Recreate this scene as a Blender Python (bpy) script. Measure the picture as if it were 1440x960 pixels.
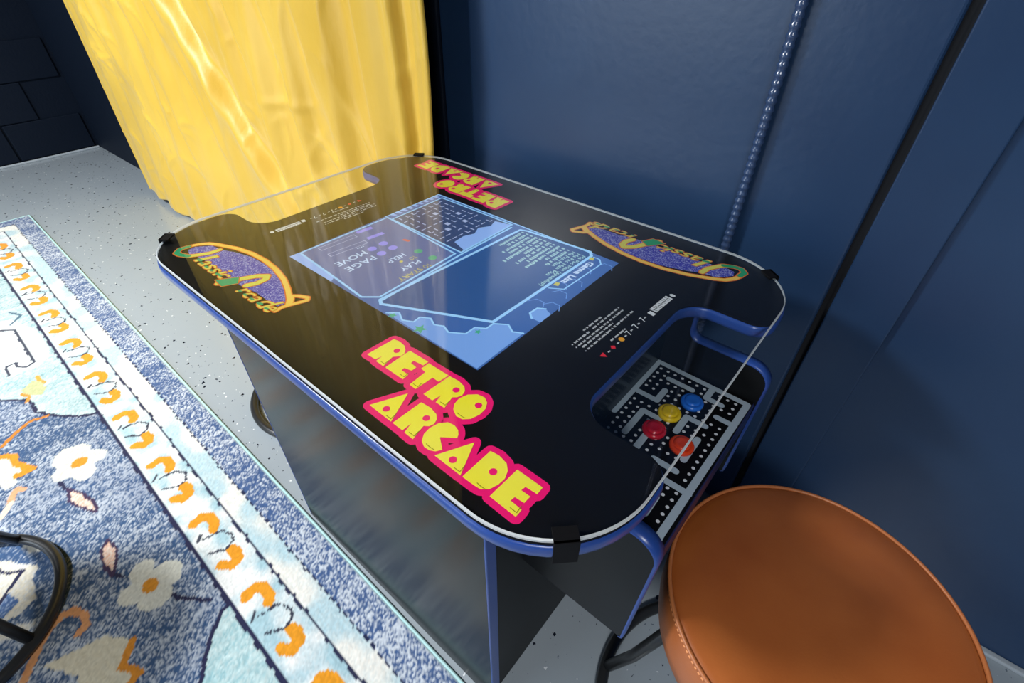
import bpy, bmesh, math, random
import numpy as np
from mathutils import Vector, Matrix
from mathutils.geometry import tessellate_polygon

random.seed(7)
RNG = np.random.default_rng(11)
for _o in list(bpy.data.objects):
    bpy.data.objects.remove(_o, do_unlink=True)
SC = bpy.context.scene
COL = SC.collection
R = math.radians

# ------------------------------------------------------------------ camera, world, light, exposure
cam = bpy.data.cameras.new('camera')
cam.sensor_width = 36.0
cam.lens = 36.0 * 694.57 / 1440.0
cam.clip_start = 0.02
camo = bpy.data.objects.new('camera', cam)
COL.objects.link(camo)
camo.location = (0.5088, -0.4859, 1.1417)
camo.rotation_euler = (0.881283, -0.007773, 0.680185)
SC.camera = camo

world = bpy.data.worlds.new('world')
SC.world = world
world.use_nodes = True
_bg = world.node_tree.nodes['Background']
_bg.inputs[0].default_value = (0.75, 0.85, 1.0, 1)
_bg.inputs[1].default_value = 0.4

SC.view_settings.view_transform = 'Standard'
SC.view_settings.look = 'None'
SC.view_settings.gamma = 1.0
SC.view_settings.use_curve_mapping = False
SC.view_settings.exposure = 0.0

CEIL = 2.5
# ceiling lamps: x, y, watts (fixtures are built further down, the light sits in each)
LAMPS = [(-1.7, -1.62, 138.0), (1.55, -1.95, 60.0)]
LAMP_SIZE = 0.5
LAMP_COLOR = (0.96, 0.98, 1.0)
LAMP_SPREAD = 165.0
# window behind the photographer (daylight)
WIN = dict(x0=-2.9, x1=-0.5, z0=0.35, z1=2.3, watts=66.0, color=(0.74, 0.87, 1.0))
T = {'letters': [('R', [(0.0805, -0.2335),(0.0822, -0.1923),(0.0921, -0.1905),(0.1025, -0.1919),(0.1103, -0.1967),(0.115, -0.2026),(0.1149, -0.2088),(0.1086, -0.2159),(0.1133, -0.2345),(0.099, -0.2342),(0.0976, -0.2236),(0.0958, -0.2328)], [(0.1035, -0.2051)]),('E', [(0.1168, -0.2342),(0.1157, -0.1941),(0.149, -0.1934),(0.1493, -0.2019),(0.134, -0.2037),(0.1344, -0.2085),(0.1455, -0.2097),(0.1456, -0.2174),(0.1353, -0.2199),(0.1358, -0.2247),(0.1479, -0.2246),(0.1491, -0.2342)], []),('T', [(0.1515, -0.2072),(0.1515, -0.1948),(0.1856, -0.1943),(0.1844, -0.2096),(0.174, -0.2093),(0.1729, -0.2353),(0.162, -0.2348),(0.16, -0.2084)], []),('R', [(0.1858, -0.2347),(0.1875, -0.1944),(0.2016, -0.1932),(0.213, -0.1956),(0.2186, -0.2004),(0.2212, -0.2076),(0.2189, -0.2134),(0.2146, -0.2171),(0.2197, -0.2343),(0.2058, -0.2344),(0.2028, -0.2232),(0.2009, -0.2352)], [(0.2097, -0.2059)]),('O', [(0.2287, -0.2293),(0.2236, -0.2226),(0.2218, -0.2128),(0.2251, -0.2026),(0.2335, -0.1948),(0.2434, -0.1933),(0.2505, -0.1974),(0.2554, -0.2055),(0.2563, -0.2156),(0.2533, -0.2266),(0.2465, -0.2334),(0.238, -0.2343)], [(0.246, -0.2069)]),('A', [(0.1526, -0.2852),(0.1716, -0.2454),(0.1904, -0.2856)], [(0.1717, -0.2769)]),('R', [(0.1929, -0.2855),(0.1936, -0.245),(0.2084, -0.2439),(0.2197, -0.2464),(0.2257, -0.2515),(0.2282, -0.2577),(0.2265, -0.2632),(0.2215, -0.2669),(0.2264, -0.2863),(0.2128, -0.2861),(0.209, -0.2735),(0.209, -0.2856)], [(0.2156, -0.2575)]),('C', [(0.2352, -0.2818),(0.2299, -0.2739),(0.2286, -0.2638),(0.2313, -0.2534),(0.2377, -0.2463),(0.2463, -0.2448),(0.254, -0.2471),(0.2584, -0.2512),(0.2605, -0.255),(0.246, -0.2661),(0.2599, -0.2759),(0.256, -0.2819),(0.2501, -0.285),(0.2426, -0.2854)], []),('A', [(0.2589, -0.286),(0.2783, -0.2477),(0.2957, -0.2861)], [(0.2769, -0.2778)]),('D', [(0.298, -0.2859),(0.2984, -0.2451),(0.3093, -0.2437),(0.3211, -0.2462),(0.3275, -0.2521),(0.3313, -0.2607),(0.3309, -0.27),(0.3277, -0.2792),(0.3208, -0.285),(0.3134, -0.2857)], [(0.3173, -0.2624)]),('E', [(0.3329, -0.285),(0.3337, -0.245),(0.3654, -0.2451),(0.3658, -0.2543),(0.3524, -0.2551),(0.3514, -0.2607),(0.3624, -0.2605),(0.3622, -0.2695),(0.3516, -0.2703),(0.3509, -0.2757),(0.3649, -0.2765),(0.3652, -0.2855)], [])], 'logo_fill': [(-0.3579, -0.2627),(-0.361, -0.2505),(-0.3434, -0.2293),(-0.3178, -0.2258),(-0.2913, -0.2145),(-0.2577, -0.2055),(-0.2199, -0.2032),(-0.1859, -0.2048),(-0.1569, -0.2113),(-0.1307, -0.2224),(-0.0965, -0.2385),(-0.0995, -0.2512),(-0.1213, -0.253),(-0.1536, -0.2528),(-0.1854, -0.2584),(-0.2189, -0.2607),(-0.2489, -0.259),(-0.2915, -0.2585),(-0.3233, -0.2621),(-0.342, -0.2671)], 'logo_arc': [(-0.3698, -0.2568),(-0.3654, -0.2435),(-0.3559, -0.2305),(-0.3405, -0.222),(-0.3048, -0.2077),(-0.2689, -0.1996),(-0.2304, -0.1973),(-0.1944, -0.2),(-0.1572, -0.2077),(-0.1267, -0.2189),(-0.1031, -0.2305),(-0.0908, -0.2403)], 'logo_tail': [(-0.0902, -0.2399),(-0.0944, -0.2333),(-0.1074, -0.2238),(-0.1006, -0.218),(-0.0868, -0.2114),(-0.0811, -0.2159),(-0.0854, -0.2273),(-0.0902, -0.2399),(-0.0928, -0.2487),(-0.0914, -0.259)], 'logo_C': [(-0.3193, -0.2285),(-0.3212, -0.2447),(-0.3289, -0.258),(-0.3371, -0.2709),(-0.3517, -0.2777),(-0.3631, -0.2786),(-0.3712, -0.2696),(-0.3688, -0.2572)], 'logo_A': [(-0.2205, -0.2773),(-0.2104, -0.2649),(-0.2061, -0.2478),(-0.1964, -0.2297),(-0.185, -0.2191),(-0.178, -0.2256),(-0.1772, -0.2401),(-0.1835, -0.253)], 'logo_Afoot': [(-0.2326, -0.2763),(-0.2087, -0.2783),(-0.1983, -0.2582),(-0.2139, -0.2487)], 'logo_green': [(-0.3656, -0.2784),(-0.3748, -0.268),(-0.3681, -0.2567),(-0.352, -0.2645),(-0.3335, -0.2576),(-0.3364, -0.2712),(-0.3517, -0.2777)], 'logo_base': [(-0.32, -0.2702),(-0.295, -0.2699),(-0.2707, -0.2697),(-0.2486, -0.2687),(-0.2312, -0.2675),(-0.1882, -0.279),(-0.1719, -0.2685),(-0.1548, -0.268),(-0.1381, -0.2674),(-0.1183, -0.2673),(-0.1001, -0.2664),(-0.092, -0.2617)], 'scr_ctl': [(-0.2095, -0.1471),(-0.2059, 0.0309),(-0.0156, 0.0174),(-0.009, -0.1429),(-0.0291, -0.1602),(-0.0942, -0.1552)], 'scr_list': [(0.0122, 0.1534),(0.0247, 0.1582),(0.1502, 0.1687),(0.1595, 0.158),(0.1556, -0.0809),(0.0064, -0.1528),(-0.0031, -0.1469)], 'scr_maze': [(-0.1935, 0.0318),(-0.1935, 0.1583),(-0.0122, 0.1594),(-0.011, 0.0266)], 'scr_hex': [(0.0292, -0.1618),(0.0429, -0.1501),(0.0586, -0.1583),(0.0736, -0.151),(0.0721, -0.1382),(0.0853, -0.1305),(0.0995, -0.1372),(0.1115, -0.1311),(0.1259, -0.1363),(0.1454, -0.1236),(0.1454, -0.1062),(0.1586, -0.0976),(0.1585, -0.0833),(0.1756, -0.0721),(0.1897, -0.0804),(0.2026, -0.0734),(0.203, -0.1636)], 'scr_tab': [(0.1632, 0.0357),(0.1826, 0.0481),(0.1856, 0.1456),(0.1761, 0.1571),(0.1646, 0.1573)], 'scr_text': {'MOVE': [(-0.1295, -0.0756),(-0.1356, -0.1309)], 'PAGE': [(-0.1059, -0.0758),(-0.1092, -0.1296)], 'HELP': [(-0.0747, -0.0387),(-0.078, -0.0716)], 'PLAY': [(-0.0427, -0.0363),(-0.0419, -0.074)], 'TO1': [(-0.0585, -0.0324),(-0.0586, -0.045)], 'START': [(-0.0229, -0.0339),(-0.0261, -0.0967)]}, 'scr_balls': [(-0.1317, -0.0617),(-0.1322, -0.0378),(-0.1088, -0.0366),(-0.1078, -0.061)], 'scr_green': [(-0.0674, -0.0168),(-0.0338, -0.0161)], 'scr_red': [(-0.1114, -0.0059)], 'scr_bars': [[(-0.1984, -0.0436),(-0.1945, -0.0132)], [(-0.1665, -0.045),(-0.163, -0.0131)], [(-0.1956, -0.1195),(-0.1908, -0.0517)], [(-0.1669, -0.1206),(-0.1593, -0.0529)]], 'instr': [[(0.2597, -0.016),(0.2617, 0.0263)], [(0.2654, -0.0454),(0.2671, -0.0122)], [(0.2671, -0.0046),(0.2686, 0.0614)], [(0.2724, -0.0465),(0.2762, 0.0595)], [(0.2783, -0.0461),(0.2809, 0.0228)], [(0.2854, -0.0446),(0.2882, 0.067)], [(0.299, -0.0107),(0.3006, 0.0267)], [(0.3078, -0.0402),(0.3101, 0.0637)], [(0.307, 0.0747),(0.3151, 0.0803)], [(0.3073, 0.0847),(0.3133, 0.1335)], [(0.3127, 0.1391),(0.3134, 0.1391)]], 'buttons': [(0.3959, 0.0997),(0.3796, 0.0574),(0.3769, 0.0144),(0.4199, 0.0127)]}

# ------------------------------------------------------------------ helpers
def tag(o, label=None, cat=None, group=None, kind=None):
    if label: o['label'] = label
    if cat: o['category'] = cat
    if group: o['group'] = group
    if kind: o['kind'] = kind
    return o

def empty(name, loc=(0, 0, 0), rz=0.0):
    o = bpy.data.objects.new(name, None)
    o.empty_display_size = 0.05
    o.location = loc
    o.rotation_euler = (0, 0, rz)
    COL.objects.link(o)
    return o

def link(name, me, mat, parent=None, smooth=False):
    o = bpy.data.objects.new(name, me)
    if mat is not None and len(me.materials) == 0:
        for m in (mat if isinstance(mat, (list, tuple)) else [mat]):
            me.materials.append(m)
    if smooth:
        me.polygons.foreach_set('use_smooth', [True] * len(me.polygons))
    COL.objects.link(o)
    if parent is not None:
        o.parent = parent
    return o

def mesh(name, v, f):
    me = bpy.data.meshes.new(name)
    me.from_pydata([tuple(map(float, p)) for p in v], [], f)
    me.update()
    return me

def fix(me):
    bm = bmesh.new(); bm.from_mesh(me)
    bmesh.ops.recalc_face_normals(bm, faces=bm.faces[:])
    bm.to_mesh(me); bm.free(); me.update()
    return me

def box_mesh(name, lo, hi, bevel=0.0, seg=2):
    bm = bmesh.new()
    bmesh.ops.create_cube(bm, size=1.0)
    for v in bm.verts:
        v.co = Vector([lo[i] + (v.co[i] + .5) * (hi[i] - lo[i]) for i in range(3)])
    if bevel:
        bmesh.ops.bevel(bm, geom=bm.edges[:], offset=bevel, segments=seg, affect='EDGES', profile=.5)
    bmesh.ops.recalc_face_normals(bm, faces=bm.faces[:])
    me = bpy.data.meshes.new(name); bm.to_mesh(me); bm.free()
    return me

def box(name, lo, hi, mat, parent=None, bevel=0.0, seg=2):
    return link(name, box_mesh(name, lo, hi, bevel, seg), mat, parent)

def fillet(poly, seg=10):
    """poly: list of (x, y, r) -> rounded outline"""
    out = []
    n = len(poly)
    for i in range(n):
        p = Vector(poly[i][:2]); a = Vector(poly[i - 1][:2]); b = Vector(poly[(i + 1) % n][:2]); r = poly[i][2]
        if r <= 0:
            out.append((p.x, p.y)); continue
        da = (a - p).normalized(); db = (b - p).normalized()
        half = math.acos(max(-1, min(1, da.dot(db)))) / 2
        d = r / math.tan(half)
        s = p + da * d; e = p + db * d
        c = p + (da + db).normalized() * (r / math.sin(half))
        a0 = math.atan2(s.y - c.y, s.x - c.x); a1 = math.atan2(e.y - c.y, e.x - c.x)
        da_ = (a1 - a0 + math.pi) % (2 * math.pi) - math.pi
        for k in range(seg + 1):
            t = a0 + da_ * k / seg
            out.append((c.x + r * math.cos(t), c.y + r * math.sin(t)))
    return out

def prism_xy(name, out, z0, z1):
    n = len(out)
    v = [(x, y, z0) for x, y in out] + [(x, y, z1) for x, y in out]
    f = [tuple(range(n))[::-1], tuple(range(n, 2 * n))] + [(i, (i + 1) % n, n + (i + 1) % n, n + i) for i in range(n)]
    return fix(mesh(name, v, f))

def prism_xz(name, out, y0, y1):
    n = len(out)
    v = [(x, y0, z) for x, z in out] + [(x, y1, z) for x, z in out]
    f = [tuple(range(n)), tuple(range(n, 2 * n))[::-1]] + [(i, (i + 1) % n, n + (i + 1) % n, n + i) for i in range(n)]
    return fix(mesh(name, v, f))

def tube_mesh(name, pts, r, seg=12, closed=False, rad=None):
    pts = [Vector(p) for p in pts]
    n = len(pts); v = []; f = []
    t0 = (pts[1] - pts[0]).normalized()
    up = Vector((0, 0, 1)) if abs(t0.z) < .9 else Vector((1, 0, 0))
    nrm = (up - t0 * up.dot(t0)).normalized()
    for i in range(n):
        if closed:
            t = (pts[(i + 1) % n] - pts[i - 1]).normalized()
        else:
            t = (pts[min(i + 1, n - 1)] - pts[max(i - 1, 0)]).normalized()
        nrm = (nrm - t * nrm.dot(t)).normalized()
        b = t.cross(nrm)
        rr = rad[i] if rad else r
        for k in range(seg):
            a = 2 * math.pi * k / seg
            v.append(pts[i] + (nrm * math.cos(a) + b * math.sin(a)) * rr)
    for i in range(n if closed else n - 1):
        j = (i + 1) % n
        for k in range(seg):
            k2 = (k + 1) % seg
            f.append((i * seg + k, i * seg + k2, j * seg + k2, j * seg + k))
    if not closed:
        f.append(tuple(range(seg))[::-1]); f.append(tuple((n - 1) * seg + k for k in range(seg)))
    return fix(mesh(name, v, f))

def lathe_mesh(name, prof, seg=64, cap=True):
    v = []; f = []
    n = len(prof)
    for r, z in prof:
        for k in range(seg):
            a = 2 * math.pi * k / seg
            v.append((r * math.cos(a), r * math.sin(a), z))
    for i in range(n - 1):
        for k in range(seg):
            k2 = (k + 1) % seg
            f.append((i * seg + k, i * seg + k2, (i + 1) * seg + k2, (i + 1) * seg + k))
    if cap:
        f.append(tuple(range(seg))[::-1]); f.append(tuple((n - 1) * seg + k for k in range(seg)))
    return fix(mesh(name, v, f))

class Flat:
    """flat printed shapes collected into one mesh (z given per shape)"""
    def __init__(s): s.v = []; s.f = []
    def poly(s, pts, z):
        tris = tessellate_polygon([[Vector((x, y, 0)) for x, y in pts]])
        b = len(s.v)
        s.v += [(x, y, z) for x, y in pts]
        for t in tris:
            p = [Vector(pts[i]) for i in t]
            cr = (p[1] - p[0]).cross(p[2] - p[0]) if hasattr(p[0], 'cross') else 0
            t = tuple(t) if cr >= 0 else tuple(t)[::-1]
            s.f.append(tuple(b + i for i in t))
        return s
    def disc(s, c, r, z, n=16, ry=None, rot=0):
        ry = ry or r
        return s.poly([(c[0] + r * math.cos(a) * math.cos(rot) - ry * math.sin(a) * math.sin(rot),
                        c[1] + r * math.cos(a) * math.sin(rot) + ry * math.sin(a) * math.cos(rot))
                       for a in (2 * math.pi * k / n for k in range(n))], z)
    def stroke(s, pts, w, z, closed=False, cap=True):
        m = len(pts)
        for i in range(m if closed else m - 1):
            a = Vector(pts[i]); b = Vector(pts[(i + 1) % m])
            d = b - a
            if d.length < 1e-7: continue
            d.normalize(); nn = Vector((-d.y, d.x)) * w / 2
            s.poly([tuple(a - nn), tuple(b - nn), tuple(b + nn), tuple(a + nn)], z + i * 2e-6)
        if cap:
            for i, p in enumerate(pts):
                s.disc(p, w / 2, z + i * 2e-6 + 1e-6, 12)
        else:
            for i, p in enumerate(pts[1:-1]):
                s.disc(p, w / 2, z + i * 2e-6 + 1e-6, 12)
        return s
    def text(s, string, size, org, right, up, z, width=None):
        cu = bpy.data.curves.new('tmp', 'FONT'); cu.body = string; cu.size = 1.0; cu.resolution_u = 2
        ob = bpy.data.objects.new('tmp', cu); COL.objects.link(ob)
        dg = bpy.context.evaluated_depsgraph_get(); dg.update()
        me = bpy.data.meshes.new_from_object(ob.evaluated_get(dg))
        co = [v.co.copy() for v in me.vertices]
        fs = [tuple(p.vertices) for p in me.polygons]
        bpy.data.objects.remove(ob); bpy.data.curves.remove(cu); bpy.data.meshes.remove(me)
        if not co: return s
        x0 = min(c.x for c in co); x1 = max(c.x for c in co)
        sx = size if width is None else width / max(x1 - x0, 1e-6)
        b = len(s.v)
        for c in co:
            X = (c.x - x0) * sx; Y = c.y * size / .7
            s.v.append((org[0] + right[0] * X + up[0] * Y, org[1] + right[1] * X + up[1] * Y, z))
        s.f += [tuple(b + i for i in f) for f in fs]
        return s
    def build(s, name, mat, parent=None):
        me = mesh(name, s.v, s.f)
        bm = bmesh.new(); bm.from_mesh(me)
        for f in bm.faces:
            if f.normal.z < 0: f.normal_flip()
        bm.to_mesh(me); bm.free(); me.update()
        return link(name, me, mat, parent)

# ------------------------------------------------------------------ materials
def srgb(r, g, b):
    def l(c):
        c /= 255.0
        return c / 12.92 if c <= .04045 else ((c + .055) / 1.055) ** 2.4
    return (l(r), l(g), l(b), 1.0)

def mat(name, col, rough=.5, metal=0.0, spec=.5, **kw):
    m = bpy.data.materials.new(name); m.use_nodes = True
    b = m.node_tree.nodes['Principled BSDF']
    b.inputs['Base Color'].default_value = col if len(col) == 4 else (*col, 1)
    b.inputs['Roughness'].default_value = rough
    b.inputs['Metallic'].default_value = metal
    b.inputs['Specular IOR Level'].default_value = spec
    for k, v in kw.items():
        b.inputs[k].default_value = v
    return m

def N(m, t, **kw):
    n = m.node_tree.nodes.new(t)
    for k, v in kw.items(): setattr(n, k, v)
    return n
def L(m, a, b): m.node_tree.links.new(a, b)
def BS(m): return m.node_tree.nodes['Principled BSDF']

def noise_col(m, c0, c1, scale=20, detail=3, lo=.35, hi=.65, stretch=None):
    tc = N(m, 'ShaderNodeTexCoord'); nz = N(m, 'ShaderNodeTexNoise')
    nz.inputs['Scale'].default_value = scale; nz.inputs['Detail'].default_value = detail
    src = tc.outputs['Object']
    if stretch:
        mp = N(m, 'ShaderNodeMapping'); mp.inputs['Scale'].default_value = stretch
        L(m, src, mp.inputs['Vector']); src = mp.outputs['Vector']
    L(m, src, nz.inputs['Vector'])
    rp = N(m, 'ShaderNodeValToRGB')
    rp.color_ramp.elements[0].position = lo; rp.color_ramp.elements[1].position = hi
    rp.color_ramp.elements[0].color = c0; rp.color_ramp.elements[1].color = c1
    L(m, nz.outputs['Fac'], rp.inputs['Fac'])
    L(m, rp.outputs['Color'], BS(m).inputs['Base Color'])
    return tc, nz, rp

def bump(m, scale, strength, dist=.002, detail=3, stretch=None):
    tc = N(m, 'ShaderNodeTexCoord'); nz = N(m, 'ShaderNodeTexNoise')
    nz.inputs['Scale'].default_value = scale; nz.inputs['Detail'].default_value = detail
    src = tc.outputs['Object']
    if stretch:
        mp = N(m, 'ShaderNodeMapping'); mp.inputs['Scale'].default_value = stretch
        L(m, src, mp.inputs['Vector']); src = mp.outputs['Vector']
    L(m, src, nz.inputs['Vector'])
    bp = N(m, 'ShaderNodeBump'); bp.inputs['Strength'].default_value = strength; bp.inputs['Distance'].default_value = dist
    L(m, nz.outputs['Fac'], bp.inputs['Height'])
    L(m, bp.outputs['Normal'], BS(m).inputs['Normal'])
    return bp

def emit(name, col, s=1.0):
    m = mat(name, (0.01, 0.01, 0.012, 1), .4)
    BS(m).inputs['Emission Color'].default_value = col
    BS(m).inputs['Emission Strength'].default_value = s
    return m

M = {}
M['navy'] = mat('navy_wall_paint', srgb(36, 54, 84), .32, spec=.42)
noise_col(M['navy'], srgb(32, 55, 86), srgb(37, 62, 94), 3.0, 4)
bump(M['navy'], 60, .12, .003)
M['navy_shaded'] = mat('navy_paint_shaded', srgb(11, 21, 35), .6, spec=.15)  # matte navy, darkened so the weak light at the far end is in the colour
bump(M['navy_shaded'], 90, .35, .003)
M['white_wall'] = mat('white_wall_paint', (0.72, 0.72, 0.70, 1), .7)
bump(M['white_wall'], 80, .1, .002)
M['ceiling'] = mat('ceiling_paint', (0.02, 0.026, 0.036, 1), .8)
bump(M['ceiling'], 50, .15, .002)
M['gap'] = mat('dark_gap', (0.004, 0.005, 0.008, 1), .8)

# floor: grey epoxy with dark and pale flakes
fm = M['floor'] = mat('grey_flake_epoxy', (0.4, 0.44, 0.46, 1), .22)
tc = N(fm, 'ShaderNodeTexCoord')
def flakes(scale, thr, soft=.02):
    vo = N(fm, 'ShaderNodeTexVoronoi'); vo.inputs['Scale'].default_value = scale
    wn = N(fm, 'ShaderNodeTexNoise'); wn.inputs['Scale'].default_value = scale * 2.2
    mx = N(fm, 'ShaderNodeMixRGB'); mx.inputs['Fac'].default_value = .012
    L(fm, tc.outputs['Object'], wn.inputs['Vector'])
    L(fm, tc.outputs['Object'], mx.inputs['Color1']); L(fm, wn.outputs['Color'], mx.inputs['Color2'])
    L(fm, mx.outputs['Color'], vo.inputs['Vector'])
    # flake present only in some cells
    sep = N(fm, 'ShaderNodeSeparateColor'); L(fm, vo.outputs['Color'], sep.inputs['Color'])
    rad = N(fm, 'ShaderNodeMath', operation='MULTIPLY'); L(fm, sep.outputs[0], rad.inputs[0]); rad.inputs[1].default_value = thr
    lt = N(fm, 'ShaderNodeMath', operation='LESS_THAN'); L(fm, vo.outputs['Distance'], lt.inputs[0]); L(fm, rad.outputs[0], lt.inputs[1])
    pr = N(fm, 'ShaderNodeMath', operation='GREATER_THAN'); L(fm, sep.outputs[1], pr.inputs[0]); pr.inputs[1].default_value = .55
    out = N(fm, 'ShaderNodeMath', operation='MULTIPLY'); L(fm, lt.outputs[0], out.inputs[0]); L(fm, pr.outputs[0], out.inputs[1])
    return out.outputs[0]
nzf = N(fm, 'ShaderNodeTexNoise'); nzf.inputs['Scale'].default_value = 2.5; L(fm, tc.outputs['Object'], nzf.inputs['Vector'])
rpf = N(fm, 'ShaderNodeValToRGB'); rpf.color_ramp.elements[0].color = srgb(152, 162, 169); rpf.color_ramp.elements[1].color = srgb(162, 171, 177)
L(fm, nzf.outputs['Fac'], rpf.inputs['Fac'])
prev = rpf.outputs['Color']
for sc, th, c in ((54, .27, srgb(24, 30, 42)), (75, .19, srgb(96, 106, 118)), (60, .19, srgb(226, 230, 232))):
    mx = N(fm, 'ShaderNodeMixRGB'); L(fm, flakes(sc, th), mx.inputs['Fac']); L(fm, prev, mx.inputs['Color1']); mx.inputs['Color2'].default_value = c
    prev = mx.outputs['Color']
L(fm, prev, BS(fm).inputs['Base Color'])
bpf = N(fm, 'ShaderNodeBump'); bpf.inputs['Strength'].default_value = .06; bpf.inputs['Distance'].default_value = .004
nb = N(fm, 'ShaderNodeTexNoise'); nb.inputs['Scale'].default_value = 14; L(fm, tc.outputs['Object'], nb.inputs['Vector'])
L(fm, nb.outputs['Fac'], bpf.inputs['Height']); L(fm, bpf.outputs['Normal'], BS(fm).inputs['Normal'])

M['curtain'] = mat('yellow_satin', srgb(240, 204, 84), .42, spec=.45)
noise_col(M['curtain'], srgb(208, 168, 48), srgb(220, 182, 66), 2.2, 5)
BS(M['curtain']).inputs['Sheen Weight'].default_value = .35
BS(M['curtain']).inputs['Sheen Tint'].default_value = (1, .95, .75, 1)
bump(M['curtain'], 14, .22, .012, 6, (1.6, 1, .5))

M['black_print'] = mat('black_printed_board', (0.003, 0.003, 0.004, 1), .5, spec=.2)
M['black_lam'] = mat('black_laminate', (0.006, 0.007, 0.008, 1), .45, spec=.18)
M['panel'] = mat('side_panel_laminate', (0.008, 0.012, 0.014, 1), .22, spec=.06)
bump(M['panel'], 40, .05, .002, 3, (1, 1, .05))
M['blue_trim'] = mat('blue_edge_moulding', srgb(38, 70, 142), .3)
M['pink'] = mat('magenta_print', srgb(252, 6, 118), .5)
M['yellow'] = mat('yellow_print', srgb(250, 236, 40), .5)
noise_col(M['yellow'], srgb(253, 240, 36), srgb(255, 246, 92), 6, 2)
M['shade_line'] = mat('olive_print_line', srgb(150, 140, 20), .5)
M['orange'] = mat('orange_print', srgb(232, 112, 30), .5)
M['gold'] = mat('gold_print', srgb(248, 205, 88), .5)
M['green'] = mat('green_print', srgb(34, 160, 106), .5)
M['lime'] = mat('yellow_green_print', srgb(222, 216, 92), .5)
M['white_print'] = mat('white_print', srgb(225, 228, 232), .5)
M['red_print'] = mat('red_print', srgb(230, 40, 60), .5)
sp = M['sparkle'] = mat('blue_sparkle_print', srgb(60, 66, 170), .5)
t_, n_, r_ = noise_col(sp, srgb(44, 46, 172), srgb(225, 230, 252), 420, 2, .46, .86)
M['maze_line'] = mat('pale_grey_print', srgb(176, 192, 204), .45)
ge_ = M['glass_edge'] = mat('ground_glass_edge', (0.86, 0.90, 0.90, 1), .35)
_tl = N(ge_, 'ShaderNodeBsdfTranslucent'); _tl.inputs[0].default_value = (.86, .9, .9, 1)
_mx = N(ge_, 'ShaderNodeMixShader'); _mx.inputs[0].default_value = .45
L(ge_, BS(ge_).outputs[0], _mx.inputs[1]); L(ge_, _tl.outputs[0], _mx.inputs[2]); L(ge_, _mx.outputs[0], ge_.node_tree.nodes['Material Output'].inputs[0])
M['rubber'] = mat('black_clip_rubber', (0.003, 0.003, 0.004, 1), .75, spec=.15)
M['tube'] = mat('black_powder_coated_tube', (0.02, 0.021, 0.022, 1), .3)
lm = M['leather'] = mat('brown_leather', srgb(160, 86, 38), .34)
noise_col(lm, srgb(152, 78, 32), srgb(170, 94, 43), 7, 5)
bump(lm, 340, .10, .0012, 4)
M['leather_pipe'] = mat('tan_leather_piping', srgb(176, 104, 58), .4)
M['thread'] = mat('orange_thread', srgb(214, 140, 84), .6)

# clear glass sheet: reflects by angle, otherwise lets the light through
gm = M['glass'] = bpy.data.materials.new('clear_glass'); gm.use_nodes = True
gm.node_tree.nodes.remove(BS(gm))
out = gm.node_tree.nodes['Material Output']
tr = N(gm, 'ShaderNodeBsdfTransparent'); tr.inputs[0].default_value = (.97, .985, .98, 1)
gl = N(gm, 'ShaderNodeBsdfGlossy'); gl.inputs['Roughness'].default_value = .0
# Schlick reflectance of a thin pane, the same from above and below
ge = N(gm, 'ShaderNodeNewGeometry'); dp = N(gm, 'ShaderNodeVectorMath', operation='DOT_PRODUCT')
L(gm, ge.outputs['Normal'], dp.inputs[0]); L(gm, ge.outputs['Incoming'], dp.inputs[1])
ab = N(gm, 'ShaderNodeMath', operation='ABSOLUTE'); L(gm, dp.outputs['Value'], ab.inputs[0])
om = N(gm, 'ShaderNodeMath', operation='SUBTRACT'); om.inputs[0].default_value = 1.0; L(gm, ab.outputs[0], om.inputs[1])
pw = N(gm, 'ShaderNodeMath', operation='POWER'); L(gm, om.outputs[0], pw.inputs[0]); pw.inputs[1].default_value = 5.0
fr = N(gm, 'ShaderNodeMath', operation='MULTIPLY_ADD'); L(gm, pw.outputs[0], fr.inputs[0]); fr.inputs[1].default_value = .957; fr.inputs[2].default_value = .043
# two faces of the pane together: 2R / (1 + R)
f2 = N(gm, 'ShaderNodeMath', operation='MULTIPLY'); L(gm, fr.outputs[0], f2.inputs[0]); f2.inputs[1].default_value = 2.0
f3 = N(gm, 'ShaderNodeMath', operation='ADD'); L(gm, fr.outputs[0], f3.inputs[0]); f3.inputs[1].default_value = 1.0
fr = N(gm, 'ShaderNodeMath', operation='DIVIDE'); L(gm, f2.outputs[0], fr.inputs[0]); L(gm, f3.outputs[0], fr.inputs[1])
ms = N(gm, 'ShaderNodeMixShader')
L(gm, fr.outputs[0], ms.inputs[0]); L(gm, tr.outputs[0], ms.inputs[1]); L(gm, gl.outputs[0], ms.inputs[2]); L(gm, ms.outputs[0], out.inputs[0])
g2 = M['glass_under'] = bpy.data.materials.new('clear_glass_underside'); g2.use_nodes = True
g2.node_tree.nodes.remove(BS(g2))
tr = N(g2, 'ShaderNodeBsdfTransparent'); tr.inputs[0].default_value = (1, 1, 1, 1)
L(g2, tr.outputs[0], g2.node_tree.nodes['Material Output'].inputs[0])

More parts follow.
